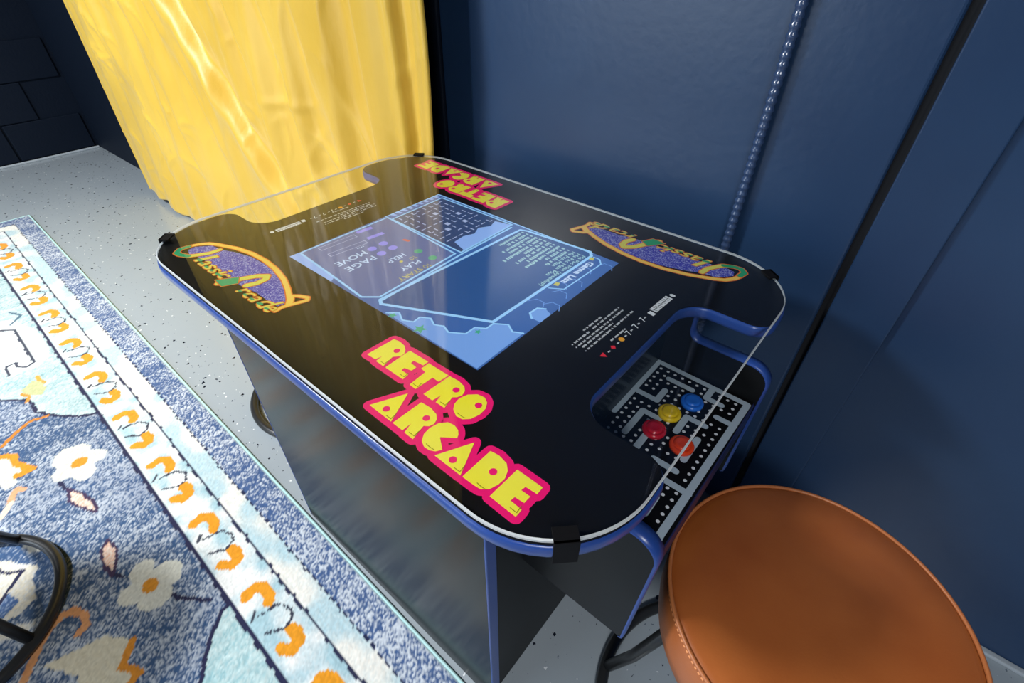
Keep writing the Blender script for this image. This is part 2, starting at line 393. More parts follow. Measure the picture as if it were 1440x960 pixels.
# ------------------------------------------------------------------ the room
YW = 0.43
XF = -3.84
XB = 2.6
YL = -3.6
floor = box('floor', (XF - .1, YL - .1, -.05), (XB + .1, YW + .12, 0), M['floor']); tag(floor, kind='structure')
ceil_ = box('ceiling', (XF - .1, YL - .1, CEIL), (XB + .1, YW + .12, CEIL + .05), M['ceiling']); tag(ceil_, kind='structure')
wr = box('wall_right', (XF, YW + .014, 0), (XB, YW + .12, CEIL), M['navy']); tag(wr, kind='structure')
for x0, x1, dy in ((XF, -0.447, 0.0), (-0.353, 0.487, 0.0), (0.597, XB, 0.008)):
    box('wall_panel', (x0, YW + dy, 0.0), (x1, YW + .014, CEIL), M['navy'] if x0 > XF else M['navy_shaded'], wr, bevel=.006 if dy == 0 else .001, seg=3)  # section left of the curtain gets the navy with its shade painted in
box('gap_strip', (0.487, YW + .0125, 0.0), (0.5005, YW + .014, CEIL), M['gap'], wr)
t1 = box('trim_1', (0.5005, YW - .002, 0), (0.597, YW + .014, CEIL), M['navy'], bevel=.0025, seg=2); tag(t1, kind='structure')

wf = box('wall_far', (XF - .1, YL, 0), (XF - .012, YW + .03, CEIL), M['navy_shaded']); tag(wf, kind='structure')
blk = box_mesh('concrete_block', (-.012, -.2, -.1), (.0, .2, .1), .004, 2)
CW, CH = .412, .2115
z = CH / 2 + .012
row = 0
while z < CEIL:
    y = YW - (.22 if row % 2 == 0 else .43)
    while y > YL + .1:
        b_ = link('concrete_block', blk, M['navy_shaded'], wf)
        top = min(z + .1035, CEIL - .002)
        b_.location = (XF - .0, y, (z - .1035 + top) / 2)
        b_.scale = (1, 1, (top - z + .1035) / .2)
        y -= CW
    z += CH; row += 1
wb = box('wall_back', (XB, YL, 0), (XB + .1, YW + .12, CEIL), M['navy']); tag(wb, kind='structure')
wl = empty('wall_left'); tag(wl, kind='structure')
for nme, lo, hi in (('wall_section', (XF, YL - .1, 0), (WIN['x0'], YL, CEIL)), ('wall_section', (WIN['x1'], YL - .1, 0), (XB, YL, CEIL)),
                    ('wall_section', (WIN['x0'], YL - .1, 0), (WIN['x1'], YL, WIN['z0'])), ('wall_section', (WIN['x0'], YL - .1, WIN['z1']), (WIN['x1'], YL, CEIL))):
    box(nme, lo, hi, M['navy'], wl)
w1 = empty('window_1'); tag(w1, kind='structure')
for lo, hi in (((WIN['x0'], YL - .07, WIN['z0']), (WIN['x1'], YL - .02, WIN['z0'] + .05)), ((WIN['x0'], YL - .07, WIN['z1'] - .05), (WIN['x1'], YL - .02, WIN['z1'])),
               ((WIN['x0'], YL - .07, WIN['z0'] + .05), (WIN['x0'] + .05, YL - .02, WIN['z1'] - .05)), ((WIN['x1'] - .05, YL - .07, WIN['z0'] + .05), (WIN['x1'], YL - .02, WIN['z1'] - .05)),
               (((WIN['x0'] + WIN['x1']) / 2 - .02, YL - .07, WIN['z0'] + .05), ((WIN['x0'] + WIN['x1']) / 2 + .02, YL - .02, WIN['z1'] - .05))):
    box('window_frame', lo, hi, M['white_wall'], w1)
wlgt = bpy.data.lights.new('window_daylight', 'AREA'); wlgt.shape = 'RECTANGLE'
wlgt.size = WIN['x1'] - WIN['x0']; wlgt.size_y = WIN['z1'] - WIN['z0']; wlgt.energy = WIN['watts']; wlgt.color = WIN['color']
wlo = bpy.data.objects.new('window_daylight', wlgt); COL.objects.link(wlo)
wlo.location = ((WIN['x0'] + WIN['x1']) / 2, YL - .09, (WIN['z0'] + WIN['z1']) / 2); wlo.rotation_euler = (R(90), 0, 0)

# pale sealant bead at the foot of the far wall
bead = box('baseboard_far', (XF, YL, 0), (XF + .014, YW - .002, .012), mat('pale_sealant', srgb(170, 178, 184), .5), bevel=.004)
tag(bead, kind='structure')
bead2 = box('baseboard_right', (0.60, YW - .006, 0), (XB, YW + .008, .010), bead.data.materials[0], bevel=.003)
tag(bead2, kind='structure')

# ceiling lamps
diff = emit('lamp_diffuser', (1, .97, .92, 1), 2.0)
for i, (lx, ly, w) in enumerate(LAMPS):
    e = empty('ceiling_light', (lx, ly, CEIL - .05))
    tag(e, 'square white ceiling light panel ' + ('above the far end of the rug' if i == 0 else 'behind the near end of the arcade table'), 'ceiling light', 'ceiling light panels')
    h = LAMP_SIZE / 2
    for lo, hi in (((-h - .03, -h - .03, 0), (h + .03, -h, .05)), ((-h - .03, h, 0), (h + .03, h + .03, .05)), ((-h - .03, -h, 0), (-h, h, .05)), ((h, -h, 0), (h + .03, h, .05))):
        box('lamp_frame', lo, hi, M['white_wall'], e)
    box('diffuser', (-h, -h, .02), (h, h, .03), diff, e)
    ld = bpy.data.lights.new('lamp_light', 'AREA'); ld.shape = 'SQUARE'; ld.size = LAMP_SIZE; ld.energy = w; ld.color = LAMP_COLOR; ld.spread = R(LAMP_SPREAD)
    lo_ = bpy.data.objects.new('lamp_light', ld); COL.objects.link(lo_); lo_.location = (0, 0, .012); lo_.parent = e

# ------------------------------------------------------------------ conduit on the wall
pts = []; rad = []
zc = 0.0
CX, CY = 0.3005, YW - .0125
while zc < CEIL - .001:
    for dz, rr in ((0, .0070), (.0022, .0072), (.0042, .0084), (.0062, .0088), (.0083, .0084), (.0103, .0072)):
        if zc + dz > CEIL - .001: break
        pts.append((CX, CY, zc + dz)); rad.append(rr)
    zc += .0125
cd = link('flexible_conduit', tube_mesh('flexible_conduit', pts, .008, 14, False, rad), mat('navy_painted_conduit', srgb(52, 72, 106), .22, spec=.8), smooth=True)
tag(cd, 'navy painted ribbed conduit running up the wall behind the arcade table', 'conduit')

# ------------------------------------------------------------------ curtain
def smooth_noise(x, z, seed, fx, fz):
    r = np.random.default_rng(seed)
    out = np.zeros_like(x)
    for k in range(7):
        a = r.uniform(.5, 1.0); px = r.uniform(0, 6.28); pz = r.uniform(0, 6.28)
        out += a * np.sin(fx * r.uniform(.6, 1.6) * x + fz * r.uniform(-1.3, 1.3) * z + px)
    return out / 4.0
nx, nz_ = 420, 260
xs = np.linspace(0, 1, nx); zs = np.linspace(0, 1, nz_)
S, Zp = np.meshgrid(xs, zs)
CTOP = 2.42
Z = .012 + Zp * (CTOP - .012)
hem = .012 + .010 * np.sin(S * 23) + .008 * np.sin(S * 57 + 1)
Z = Z + hem * (1 - Zp) ** 3
X = -2.725 + S * (2.725 - .392)
Y = np.full_like(X, .325)
low = np.clip(1 - Z / 1.6, 0, 1)
Y += .008 * smooth_noise(X, Z, 3, 9, .6) + .011 * smooth_noise(X, Z, 5, 24, 1.4) + .0085 * smooth_noise(X, Z, 12, 46, 1.0) + .0020 * smooth_noise(X, Z, 8, 60, 7)
Y += -.018 * low ** 2 * (.4 + np.sin(X * 5.0 + .8))
def fold(x_top, z_top, x_bot, z_bot, amp, w):
    global Y
    t = (Z - z_bot) / (z_top - z_bot)
    xc = x_bot + (x_top - x_bot) * t
    fade = 1 / (1 + np.exp(-(t + .15) * 9)) / (1 + np.exp((t - 2.3) * 6))
    d = (X - xc) / w
    Y += -1.6 * amp * fade * (np.tanh(d * 1.6) * np.exp(-(d / 2.2) ** 2) + .35 * np.exp(-d * d))
for f_ in ((-1.64, 1.0, -1.18, .38, -.022, .040), (-1.22, 1.0, -1.05, .30, .012, .040),
           (-1.02, 1.0, -.86, .30, .012, .04), (-.87, 1.0, -.70, .40, .008, .05), (-2.35, 1.0, -2.2, .2, .012, .06), (-2.0, 1.0, -1.80, .1, .014, .06),
           (-.62, 1.0, -.60, .2, .012, .035), (-.475, 1.2, -.485, .2, -.010, .014), (-.43, 1.2, -.44, .2, .009, .014), (-1.8, 1.0, -1.45, .2, .010, .05)):
    fold(*f_)
# pinched wrinkles as in a cloth that was folded in its packet
for (cx, cz, ang, ln, amp) in ((-.80, .62, -.7, .12, .007), (-.72, .58, -.9, .10, .006), (-.66, .70, -1.1, .12, .007), (-.95, .52, .5, .10, .005), (-.85, .45, .9, .12, .006), (-1.25, .25, -.6, .12, .006), (-2.45, .8, -1.0, .12, .006), (-2.5, .7, -.8, .10, .006), (-1.0, .75, .1, .16, .004), (-.62, .5, -.5, .1, .006), (-.75, .40, -.2, .12, .006), (-1.6, .2, .7, .12, .006), (-1.9, .3, -.5, .14, .006)):
    u = (X - cx) * math.cos(ang) + (Z - cz) * math.sin(ang); v = -(X - cx) * math.sin(ang) + (Z - cz) * math.cos(ang)
    Y += -amp * np.exp(-(u / ln) ** 2) * np.exp(-(v / .012) ** 2) * 1.4
# many small crumples
for k in range(150):
    cx = RNG.uniform(-2.7, -.42); cz = RNG.uniform(.05, 1.5); ang = RNG.uniform(-1.5, 1.5); ln = RNG.uniform(.03, .10); amp = RNG.uniform(.0012, .0042); ww = RNG.uniform(.006, .014)
    i0, i1 = np.searchsorted(X[0], cx - .25), np.searchsorted(X[0], cx + .25)
    xx = X[:, i0:i1]; zz = Z[:, i0:i1]
    u = (xx - cx) * math.cos(ang) + (zz - cz) * math.sin(ang); v = -(xx - cx) * math.sin(ang) + (zz - cz) * math.cos(ang)
    v = v + .25 * u * u / ln
    Y[:, i0:i1] += -amp * np.exp(-(u / ln) ** 2) * np.exp(-(v / ww) ** 2) * 1.5
# side hems
Y += -.006 * (np.exp(-((S - .004) / .003) ** 2) + np.exp(-((S - .996) / .003) ** 2))
X = X + .012 * np.sin(Z * 7.0 + 1) * np.exp(-((S - 1) / .03) ** 2) + .02 * (1 - Zp) ** 2 * S
Y = YW - .02 - np.log1p(np.exp((YW - .02 - Y) * 90)) / 90
V = np.stack([X, Y, Z], -1).reshape(-1, 3)
idx = np.arange(nx * nz_).reshape(nz_, nx)
F = np.stack([idx[:-1, :-1], idx[:-1, 1:], idx[1:, 1:], idx[1:, :-1]], -1).reshape(-1, 4)
def np_mesh(name, V, F):
    me = bpy.data.meshes.new(name)
    me.vertices.add(len(V)); me.vertices.foreach_set('co', V.astype(np.float32).ravel())
    me.loops.add(F.size); me.loops.foreach_set('vertex_index', F.astype(np.int32).ravel())
    me.polygons.add(len(F)); k = F.shape[1]
    me.polygons.foreach_set('loop_start', np.arange(0, F.size, k, dtype=np.int32))
    me.update(calc_edges=True)
    return me
cur = link('curtain', np_mesh('curtain', V, F), M['curtain'], smooth=True)
sol = cur.modifiers.new('cloth_thickness', 'SOLIDIFY'); sol.thickness = .002
tag(cur, 'long yellow satin curtain hanging to the floor along the navy wall', 'curtain')
rail = empty('curtain_rail', (-1.56, .36, 2.455)); tag(rail, 'black curtain rail above the yellow curtain', 'curtain rail')
link('rod', tube_mesh('rod', [(-1.3, 0, 0), (1.3, 0, 0)], .012, 12), M['tube'], rail)
for xx in (-1.29, 1.29):
    link('bracket', tube_mesh('bracket', [(xx, 0, 0), (xx, .07, 0)], .01, 10), M['tube'], rail)

# ------------------------------------------------------------------ arcade table
H = .74
TB = empty('arcade_table', (0, 0, 0), R(-1.0))
tag(TB, 'black cocktail arcade machine with glass top and blue edge trim', 'arcade machine')
ZT = H - .0062           # board surface under the glass
ZD = ZT + .0003          # printed layer
outl = fillet([(-.45, -.312, .12), (.45, -.312, .12), (.45, -.144, .028), (.334, -.144, .042), (.334, .146, .042), (.45, .146, .028), (.45, .312, .12),
               (-.45, .312, .12), (-.45, .146, .028), (-.348, .146, .042), (-.348, -.144, .042), (-.45, -.144, .028)], 12)
board = link('tabletop', prism_xy('tabletop', outl, ZT - .020, ZT), M['black_print'], TB)
# T-moulding: rounded band around the board
def band(name, out, prof, matl, parent):
    n = len(out); v = []; f = []
    P = [Vector(p) for p in out]
    for i in range(n):
        a = (P[i] - P[i - 1]); b = (P[(i + 1) % n] - P[i])
        if a.length < 1e-7: a = b
        if b.length < 1e-7: b = a
        t = (a.normalized() + b.normalized()).normalized(); nn = Vector((t.y, -t.x))
        for d, zz in prof:
            q = P[i] + nn * d
            v.append((q.x, q.y, zz))
    m = len(prof)
    for i in range(n):
        j = (i + 1) % n
        for k in range(m - 1):
            f.append((i * m + k, j * m + k, j * m + k + 1, i * m + k + 1))
    return link(name, fix(mesh(name, v, f)), matl, parent, smooth=True)
band('edge_trim', outl, [(0.0, ZT - .0205), (.0018, ZT - .0195), (.0028, ZT - .015), (.003, ZT - .010), (.0028, ZT - .007), (.0018, ZT - .0032), (-.0006, ZT - .0026)], M['blue_trim'], board)

# glass sheet
gout = fillet([(-.45, -.312, .12), (.45, -.312, .12), (.45, .312, .12), (-.45, .312, .12)], 18)
def glass_mesh():
    n = len(gout); P = [Vector(p) for p in gout]; rings = []
    nr = []
    for i in range(n):
        t = ((P[i] - P[i - 1]).normalized() + (P[(i + 1) % n] - P[i]).normalized()).normalized(); nr.append(Vector((t.y, -t.x)))
    for d, zz in ((-.0006, H - .0048), (0, H - .0042), (0, H - .0014), (-.0017, H)):
        rings.append([(*(P[i] + nr[i] * d), zz) for i in range(n)])
    v = [q for r_ in rings for q in r_]
    f = [tuple(range(n))[::-1], tuple(3 * n + i for i in range(n))]
    for k in range(3):
        f += [(k * n + i, k * n + (i + 1) % n, (k + 1) * n + (i + 1) % n, (k + 1) * n + i) for i in range(n)]
    return fix(mesh('glass_top', v, f))
gme = glass_mesh()
for m_ in (M['glass'], M['glass_edge'], M['glass_under']): gme.materials.append(m_)
for p_ in gme.polygons:
    p_.material_index = 0 if p_.normal.z > .98 else (2 if p_.normal.z < -.98 else 1)
glass = link('glass_top', gme, None, TB)
glass['label'] = 'clear glass sheet with a pale ground edge'

# corner clips
for sx, sy in ((1, -1), (1, 1), (-1, 1), (-1, -1)):
    ang = {(1, -1): -45, (1, 1): 50, (-1, 1): 128, (-1, -1): 222}[(sx, sy)]
    cx, cy = sx * (.45 - .12), sy * (.312 - .12)
    a = R(ang)
    px, py = cx + .12 * math.cos(a), cy + .12 * math.sin(a)
    g = bmesh.new()
    for lo, hi in (((-.012, -.0115, .0002), (.0035, .0115, .0022)), ((.0012, -.0115, -.031), (.0045, .0115, .0022)), ((-.012, -.0115, -.031), (.0035, .0115, -.0285))):
        tmp = box_mesh('t', lo, hi); g.from_mesh(tmp); bpy.data.meshes.remove(tmp)
    me = bpy.data.meshes.new('clip'); g.to_mesh(me); g.free()
    c_ = link('clip', me, M['rubber'], TB); c_.location = (px, py, H); c_.rotation_euler = (0, 0, a)

# RETRO ARCADE lettering, on both long sides
def rot180(p): return [(-x, -y) for x, y in p]
def letters(flip):
    fn = rot180 if flip else (lambda p: p)
    pk = Flat(); ln = Flat()
    for i, (ch, pts, hole) in enumerate(T['letters']):
        pts = fn(pts)
        if ch == 'O' or ch == 'C':
            pass
        pk.poly(pts, ZD + 2e-5); pk.stroke(pts, .0145, ZD, closed=True)
        ye = Flat(); ye.poly(pts, ZD + 2.5e-4); lt_ = ye.build('letter', M['yellow'], board); lt_['label'] = 'yellow letter ' + ch
        for h in fn(hole):
            pk.disc(h, .0042, ZD + 4e-4, 14)
        cx = sum(p[0] for p in pts) / len(pts); cy = sum(p[1] for p in pts) / len(pts)
        s = -1 if flip else 1
        bx = max(p[0] * s for p in pts) * s; by = min(p[1] * s for p in pts) * s
        if ch in 'OCD':
            ln.stroke([(cx + s * t * .010 + s * .002, by + s * (.0035 + t * t * .0015)) for t in (-.6, -.2, .2, .6)], .0008, ZD + 4.5e-4, cap=False)
        else:
            br = min(pts, key=lambda p: (p[1] - p[0] * .8) * s)
            q = Vector((cx, cy)) - Vector(br); q.normalize()
            b0 = Vector(br) + q * .0042
            ln.stroke([tuple(b0 + Vector((-.008 * s, 0))), tuple(b0), tuple(b0 + Vector((-.001 * s, .008 * s)))], .0008, ZD + 4.5e-4, cap=False)
    p1 = pk.build('lettering_outline', M['pink'], board); p1['label'] = 'magenta outline of the RETRO ARCADE lettering'
    ln.build('lettering_accent', M['shade_line'], board)['kind'] = 'stuff'
letters(False); letters(True)

# Classic Arcade emblem, on both long sides
def logo(flip):
    s = -1 if flip else 1
    fn = rot180 if flip else (lambda p: p)
    f = Flat(); o = Flat(); g = Flat(); gr = Flat(); li = Flat()
    f.poly(fn(T['logo_fill']), ZD + 3e-5)
    for key, w in (('logo_arc', .0095), ('logo_tail', .0080), ('logo_C', .0110), ('logo_A', .0120)):
        o.stroke(fn(T[key]), w + .0012, ZD + (6e-5 if key in ('logo_arc', 'logo_tail') else 2.2e-4))
        (g if key in ('logo_arc', 'logo_tail') else li).stroke(fn(T[key]), w - .0022, ZD + (1.4e-4 if key in ('logo_arc', 'logo_tail') else 3.0e-4))
    gr.poly(fn(T['logo_Afoot']), ZD + 3.8e-4); o.stroke(fn(T['logo_Afoot']), .003, ZD + 3.6e-4, closed=True)
    gr.stroke(fn(T['logo_C'][3:]), .0085, ZD + 3.6e-4)
    rt = (s, 0); up = (.42 * s, s)
    def word(w, pts, hs):
        for ch, p, h in zip(w, pts, hs):
            p = fn([p])[0]
            for fl_, dz, grow in ((o, 4.2e-4, .0013), (li, 4.8e-4, 0.0)):
                if grow:
                    for dx, dy in ((1, 0), (-1, 0), (0, 1), (0, -1), (.7, .7), (-.7, .7), (.7, -.7), (-.7, -.7)):
                        fl_.text(ch, h, (p[0] + dx * grow, p[1] + dy * grow), rt, up, ZD + dz + 3e-6 * dx, h * .62 if ch not in 'il' else h * .24)
                else:
                    fl_.text(ch, h, p, rt, up, ZD + dz, h * .62 if ch not in 'il' else h * .24)
            gr.stroke([(p[0] + s * h * .12, p[1] + s * h * .18), (p[0] + s * h * .34, p[1] + s * h * .22)], h * .17, ZD + 5.2e-4)
    word('lassic', [(-.318, -.271), (-.304, -.2715), (-.287, -.2715), (-.270, -.2715), (-.253, -.271), (-.245, -.270)], [.032, .024, .023, .022, .026, .022])
    word('rcade', [(-.181, -.271), (-.166, -.2705), (-.149, -.270), (-.131, -.270), (-.111, -.269)], [.022, .022, .022, .030, .023])
    f.build('emblem_field', sp, board)['label'] = 'blue sparkle field of the arched emblem'
    o.build('emblem_outline', M['orange'], board)
    g.build('emblem_arch', M['gold'], board)['label'] = 'gold arch of the Classic Arcade emblem'
    li = li.build('emblem_lettering', M['lime'], board); li['label'] = 'yellow green script lettering of Classic Arcade'; li['kind'] = 'stuff'
    gr.build('emblem_green', M['green'], board)['kind'] = 'stuff'
logo(False); logo(True)

# small printed instructions at both player ends
def instr(flip):
    s = -1 if flip else 1
    fn = rot180 if flip else (lambda p: p)
    w = Flat(); r = random.Random(3)
    def row(a, b, h=.0034):
        a, b = Vector(a), Vector(b); Lg = (b - a).length; d = (b - a).normalized(); t = 0
        while t < Lg:
            st = min(Lg - t, r.uniform(.004, .011)); n_ = int(st / .0011)
            for k in range(max(1, n_)):
                q = a + d * (t + k * .0011); hh = h * r.uniform(.55, 1.0)
                nn = Vector((-d.y, d.x))
                w.stroke(fn([tuple(q - nn * hh / 2), tuple(q + nn * hh / 2)]), .0008, ZD + 3e-5, cap=False)
            t += st + .0016
    I = T['instr']
    for k in (0, 1, 2, 3, 4, 5, 6): row(*I[k])
    for k in (1, 3, 5): w.disc(fn([(I[k][0][0], I[k][0][1] - .005)])[0], .0011, ZD + 3e-5, 10)
    # symbol row: arrow, diamond, ball, sevens, bars
    y0, x0 = -.0425, .3080
    red = Flat(); og = Flat()
    red.poly(fn([(x0 - .0045, y0 + .0045), (x0 - .0035, y0 - .0045), (x0 + .0045, y0 + .001)]), ZD + 3e-5)
    red.poly(fn([(x0 - .004, y0 + .022), (x0, y0 + .018), (x0 + .004, y0 + .022), (x0, y0 + .026)]), ZD + 3e-5)
    og.disc(fn([(x0, y0 + .043)])[0], .0042, ZD + 3e-5, 14)
    for k in range(3):
        w.text('7', .010, fn([(x0 + .005, y0 + .058 + k * .019)])[0], (0, s), (-s, 0), ZD + 3e-5, .006)
    for k in (.0095, .0315, .051, .067, .086, .104):
        row((x0 + .0006, y0 + k), (x0 + .0006, y0 + k + .0055), .0026)
    # block emblem at the end of the row
    w.stroke(fn([(.3105, .0745), (.3115, .0815)]), .010, ZD + 3e-5, cap=False)
    w.stroke(fn([(.3095, .0850), (.3115, .1310)]), .0115, ZD + 3e-5, cap=False)
    w.disc(fn([(.3130, .1385)])[0], .0045, ZD + 3e-5, 14, .0034)
    k_ = Flat()
    for q in range(9):
        k_.stroke(fn([(.3055, .0875 + q * .0048), (.3150, .0890 + q * .0048)]), .0009, ZD + 8e-5, cap=False)
    k_.stroke(fn([(.3098, .0855), (.3112, .1300)]), .0008, ZD + 9e-5, cap=False)
    w = w.build('instruction_print', M['white_print'], board); w['label'] = 'small white printed instructions'; w['kind'] = 'stuff'
    red.build('instruction_symbol', M['red_print'], board); og.build('instruction_symbol', mat('amber_print', srgb(240, 165, 40), .5), board)
    k_.build('instruction_emblem', M['black_print'], board)['kind'] = 'stuff'
instr(False); instr(True)

# ------------------------------------------------------------------ screen
ZS = ZD + 1e-4
E_ = {}
def em(n, rgb, s=1.0):
    E_[n] = emit('screen_' + n, srgb(*rgb), s); return E_[n]
em('back', (52, 96, 165)); em('line', (150, 205, 250)); em('list', (30, 78, 140)); em('ctl', (84, 104, 160)); em('maze', (46, 70, 115))
em('hex', (112, 158, 226)); em('pale', (138, 176, 240)); em('text', (150, 196, 205)); em('white', (190, 214, 245)); em('olive', (196, 190, 90)); em('violet', (140, 140, 235))
em('green', (60, 165, 130)); em('red', (200, 90, 80)); em('mauve', (170, 185, 225))
sx0, sx1, sy0, sy1 = -.2125, .2055, -.165, .168
scr = Flat().poly([(sx0, sy0), (sx1, sy0), (sx1, sy1), (sx0, sy1)], ZS).build('screen', E_['back'], TB)
scr['label'] = 'lit blue menu screen under the glass'
def sflat(name, m_, fn):
    f = Flat(); fn(f); o_ = f.build(name, E_[m_], scr)
    if name in ('menu_writing', 'menu_frame', 'hexagon_lines', 'labyrinth_picture', 'menu_accent', 'menu_button', 'hexagon_plant', 'hexagon_field'): o_['kind'] = 'stuff'
    return o_
sflat('menu_panel', 'list', lambda f: f.poly(T['scr_list'], ZS + 5e-5))
sflat('menu_panel', 'ctl', lambda f: f.poly(T['scr_ctl'], ZS + 5e-5))
sflat('menu_panel', 'maze', lambda f: f.poly(T['scr_maze'], ZS + 5e-5))
def _lines(f):
    f.stroke(T['scr_list'], .0052, ZS + 1.2e-4, closed=True)
    f.stroke(T['scr_ctl'], .0036, ZS + 1.2e-4, closed=True)
    f.stroke(T['scr_maze'], .0034, ZS + 1.2e-4, closed=True)
    f.stroke([(-.006, .150), (-.0065, .02), (.000, -.145)], .004, ZS + 1.0e-4)
    f.stroke(T['scr_tab'], .0022, ZS + 1.2e-4)
    f.stroke(T['scr_hex'][:-1], .0026, ZS + 1.3e-4)
    f.stroke([(.1905, -.040), (.181, -.032), (.182, -.016), (.192, -.010)], .003, ZS + 1.3e-4)
    f.stroke([(sx0 + .002, .030), (sx0 + .002, sy1 - .003), (sx1 - .05, sy1 - .002)], .003, ZS + 1.3e-4)
sflat('menu_frame', 'line', _lines)
def _hexes(f):
    for cx, cy in ((.186, .030), (.186, .070), (.176, .110), (.196, .140), (.174, -.010), (.196, -.002), (.172, .050)):
        f.stroke([(cx + .013 * math.cos(R(60 * k)), cy + .013 * math.sin(R(60 * k))) for k in range(4)], .0013, ZS + 1.1e-4)
sflat('hexagon_lines', 'hex', _hexes)
def _hexfill(f):
    f.poly(T['scr_hex'], ZS + 6e-5)
    f.poly([(.1905, -.040), (.181, -.032), (.182, -.016), (.192, -.010), (sx1, -.016), (sx1, -.040)], ZS + 6e-5)
sflat('hexagon_field', 'hex', _hexfill)
def _pale(f):
    f.poly([(sx0, sy0), (sx0 + .115, sy0), (sx0 + .108, sy0 + .011), (sx0, sy0 + .017)], ZS + 9e-5)
    f.poly([(-.045, .045), (-.012, .035), (-.013, .158), (-.045, .150), (-.038, .130), (-.050, .110), (-.040, .090), (-.048, .070)], ZS + 8e-5)
    for k in range(9):
        y_ = .040 + k * .0135
        f.poly([(sx0, y_), (sx0 + .012, y_ + .003), (sx0 + .012, y_ + .010), (sx0, y_ + .008)], ZS + 9e-5)
sflat('menu_accent', 'pale', _pale)
# generic labyrinth thumbnail
def _thumb(f):
    r = random.Random(21)
    for i in range(9):
        for j in range(8):
            cx = -.186 + i * .0158 + .004; cy = .042 + j * .0145
            k = r.random()
            if k < .34: f.stroke([(cx - .005, cy), (cx + .005, cy)], .0022, ZS + 1.5e-4, cap=False)
            elif k < .62: f.stroke([(cx, cy - .005), (cx, cy + .005)], .0022, ZS + 1.5e-4, cap=False)
            elif k < .82: f.stroke([(cx - .005, cy), (cx + .004, cy), (cx + .004, cy + .006)], .0022, ZS + 1.5e-4, cap=False)
            elif k < .92: f.poly([(cx - .005, cy - .004), (cx + .005, cy - .004), (cx + .005, cy + .004), (cx - .005, cy + .004)], ZS + 1.5e-4)
sflat('labyrinth_picture', 'mauve', _thumb)
# writing: reads towards the far player, right = -Y, up = +X
RT, UP = (0, -1), (1, 0)
def _words(f):
    tx = T['scr_text']
    for k in ('MOVE', 'PAGE', 'HELP', 'PLAY'):
        (xa, ya), (xb, yb) = tx[k]
        f.text(k, .0145 if k in ('MOVE', 'PAGE') else .0115, ((xa + xb) / 2 - .006, ya), RT, UP, ZS + 1.6e-4, abs(yb - ya))
        f.text(k, .0145 if k in ('MOVE', 'PAGE') else .0115, ((xa + xb) / 2 - .0066, ya - .0005), RT, UP, ZS + 1.62e-4, abs(yb - ya))
    f.text('Game List', .0105, (.1665, .140), RT, UP, ZS + 1.6e-4, .078)
    [f.text('Game List', .0105, (.1665 + a_, .140 + b_), RT, UP, ZS + 1.62e-4, .078) for a_, b_ in ((.0008, 0), (0, .0008), (.0008, .0008), (-.0006, -.0006))]
    for k in range(4): f.stroke([(-.152, -.066 - k * .0036), (-.1485, -.066 - k * .0036)], .0018, ZS + 1.6e-4, cap=False)
sflat('menu_writing', 'white', _words)
def _olive(f):
    f.text('START', .0105, (-.0275, -.050), RT, UP, ZS + 1.6e-4, .046)
    f.text('TO', .0105, (-.0270, -.0325), RT, UP, ZS + 1.6e-4, .013)
    f.text('TO', .0095, (-.0625, -.031), RT, UP, ZS + 1.6e-4, .012)
    f.disc((-.063, -.057), .003, ZS + 1.6e-4, 12)
    f.poly([(.163, .1455), (.170, .1475), (.166, .156), (.160, .153)], ZS + 1.6e-4)
    f.poly([(.163, .047), (.171, .049), (.168, .058), (.162, .056)], ZS + 1.6e-4)
sflat('menu_writing', 'olive', _olive)
# list rows: the legible ones as writing, the blurred ones as rows of small marks
LINES = ['Ms Pac Man (speedup)', 'Ms Pac Man Plus', 'Ms Pac Man', 0.062, 0.050, 0.088, 0.074, 0.092, 0.058, 0.096, 0.070, 0.082, 0.054, 0.064]
def _list(f):
    r = random.Random(4)
    for k, t in enumerate(LINES):
        x_ = .1465 - k * .0098
        if isinstance(t, str):
            f.text(t, .0072, (x_, .150), RT, UP, ZS + 1.6e-4, .0068 * len(t) * .86)
            f.text(t, .0072, (x_ + .0007, .1496), RT, UP, ZS + 1.62e-4, .0068 * len(t) * .86)
            continue
        y_ = .150
        while y_ > .150 - t:
            w_ = r.uniform(.0028, .0045); hh = r.uniform(.0045, .0068)
            f.poly([(x_, y_), (x_, y_ - w_), (x_ + hh, y_ - w_), (x_ + hh, y_)], ZS + 1.6e-4)
            y_ -= w_ + r.choice((.0010, .0010, .0012, .0045))
sflat('menu_writing', 'text', _list)
def _viol(f):
    for c in T['scr_balls']: f.disc(c, .0078, ZS + 1.6e-4, 16)
    for a, b in T['scr_bars'][:2]: f.stroke([a, b], .0095, ZS + 1.6e-4, cap=False)
sflat('menu_button', 'violet', _viol)
def _frames(f):
    for a, b in T['scr_bars'][2:]:
        a = Vector(a); b = Vector(b); d = (b - a).normalized(); n_ = Vector((-d.y, d.x)) * .0055
        f.stroke([tuple(a - n_), tuple(b - n_), tuple(b + n_), tuple(a + n_)], .0011, ZS + 1.5e-4, closed=True)
sflat('menu_frame', 'mauve', _frames)
sflat('menu_button', 'green', lambda f: [f.disc(c, .0072, ZS + 1.7e-4, 14) for c in T['scr_green']])
sflat('menu_button', 'red', lambda f: f.stroke([(T['scr_red'][0][0] - .004, T['scr_red'][0][1]), (T['scr_red'][0][0] + .004, T['scr_red'][0][1] + .002)], .006, ZS + 1.7e-4))
sflat('hexagon_plant', 'green', lambda f: [f.poly([(cx + a * (1 if k % 2 else .45) * math.cos(R(36 * k)), cy + a * (1 if k % 2 else .45) * math.sin(R(36 * k))) for k in range(10)], ZS + 9e-5) for cx, cy, a in ((.092, -.156, .010), (.040, -.160, .007), (.155, -.110, .0055))] and None)

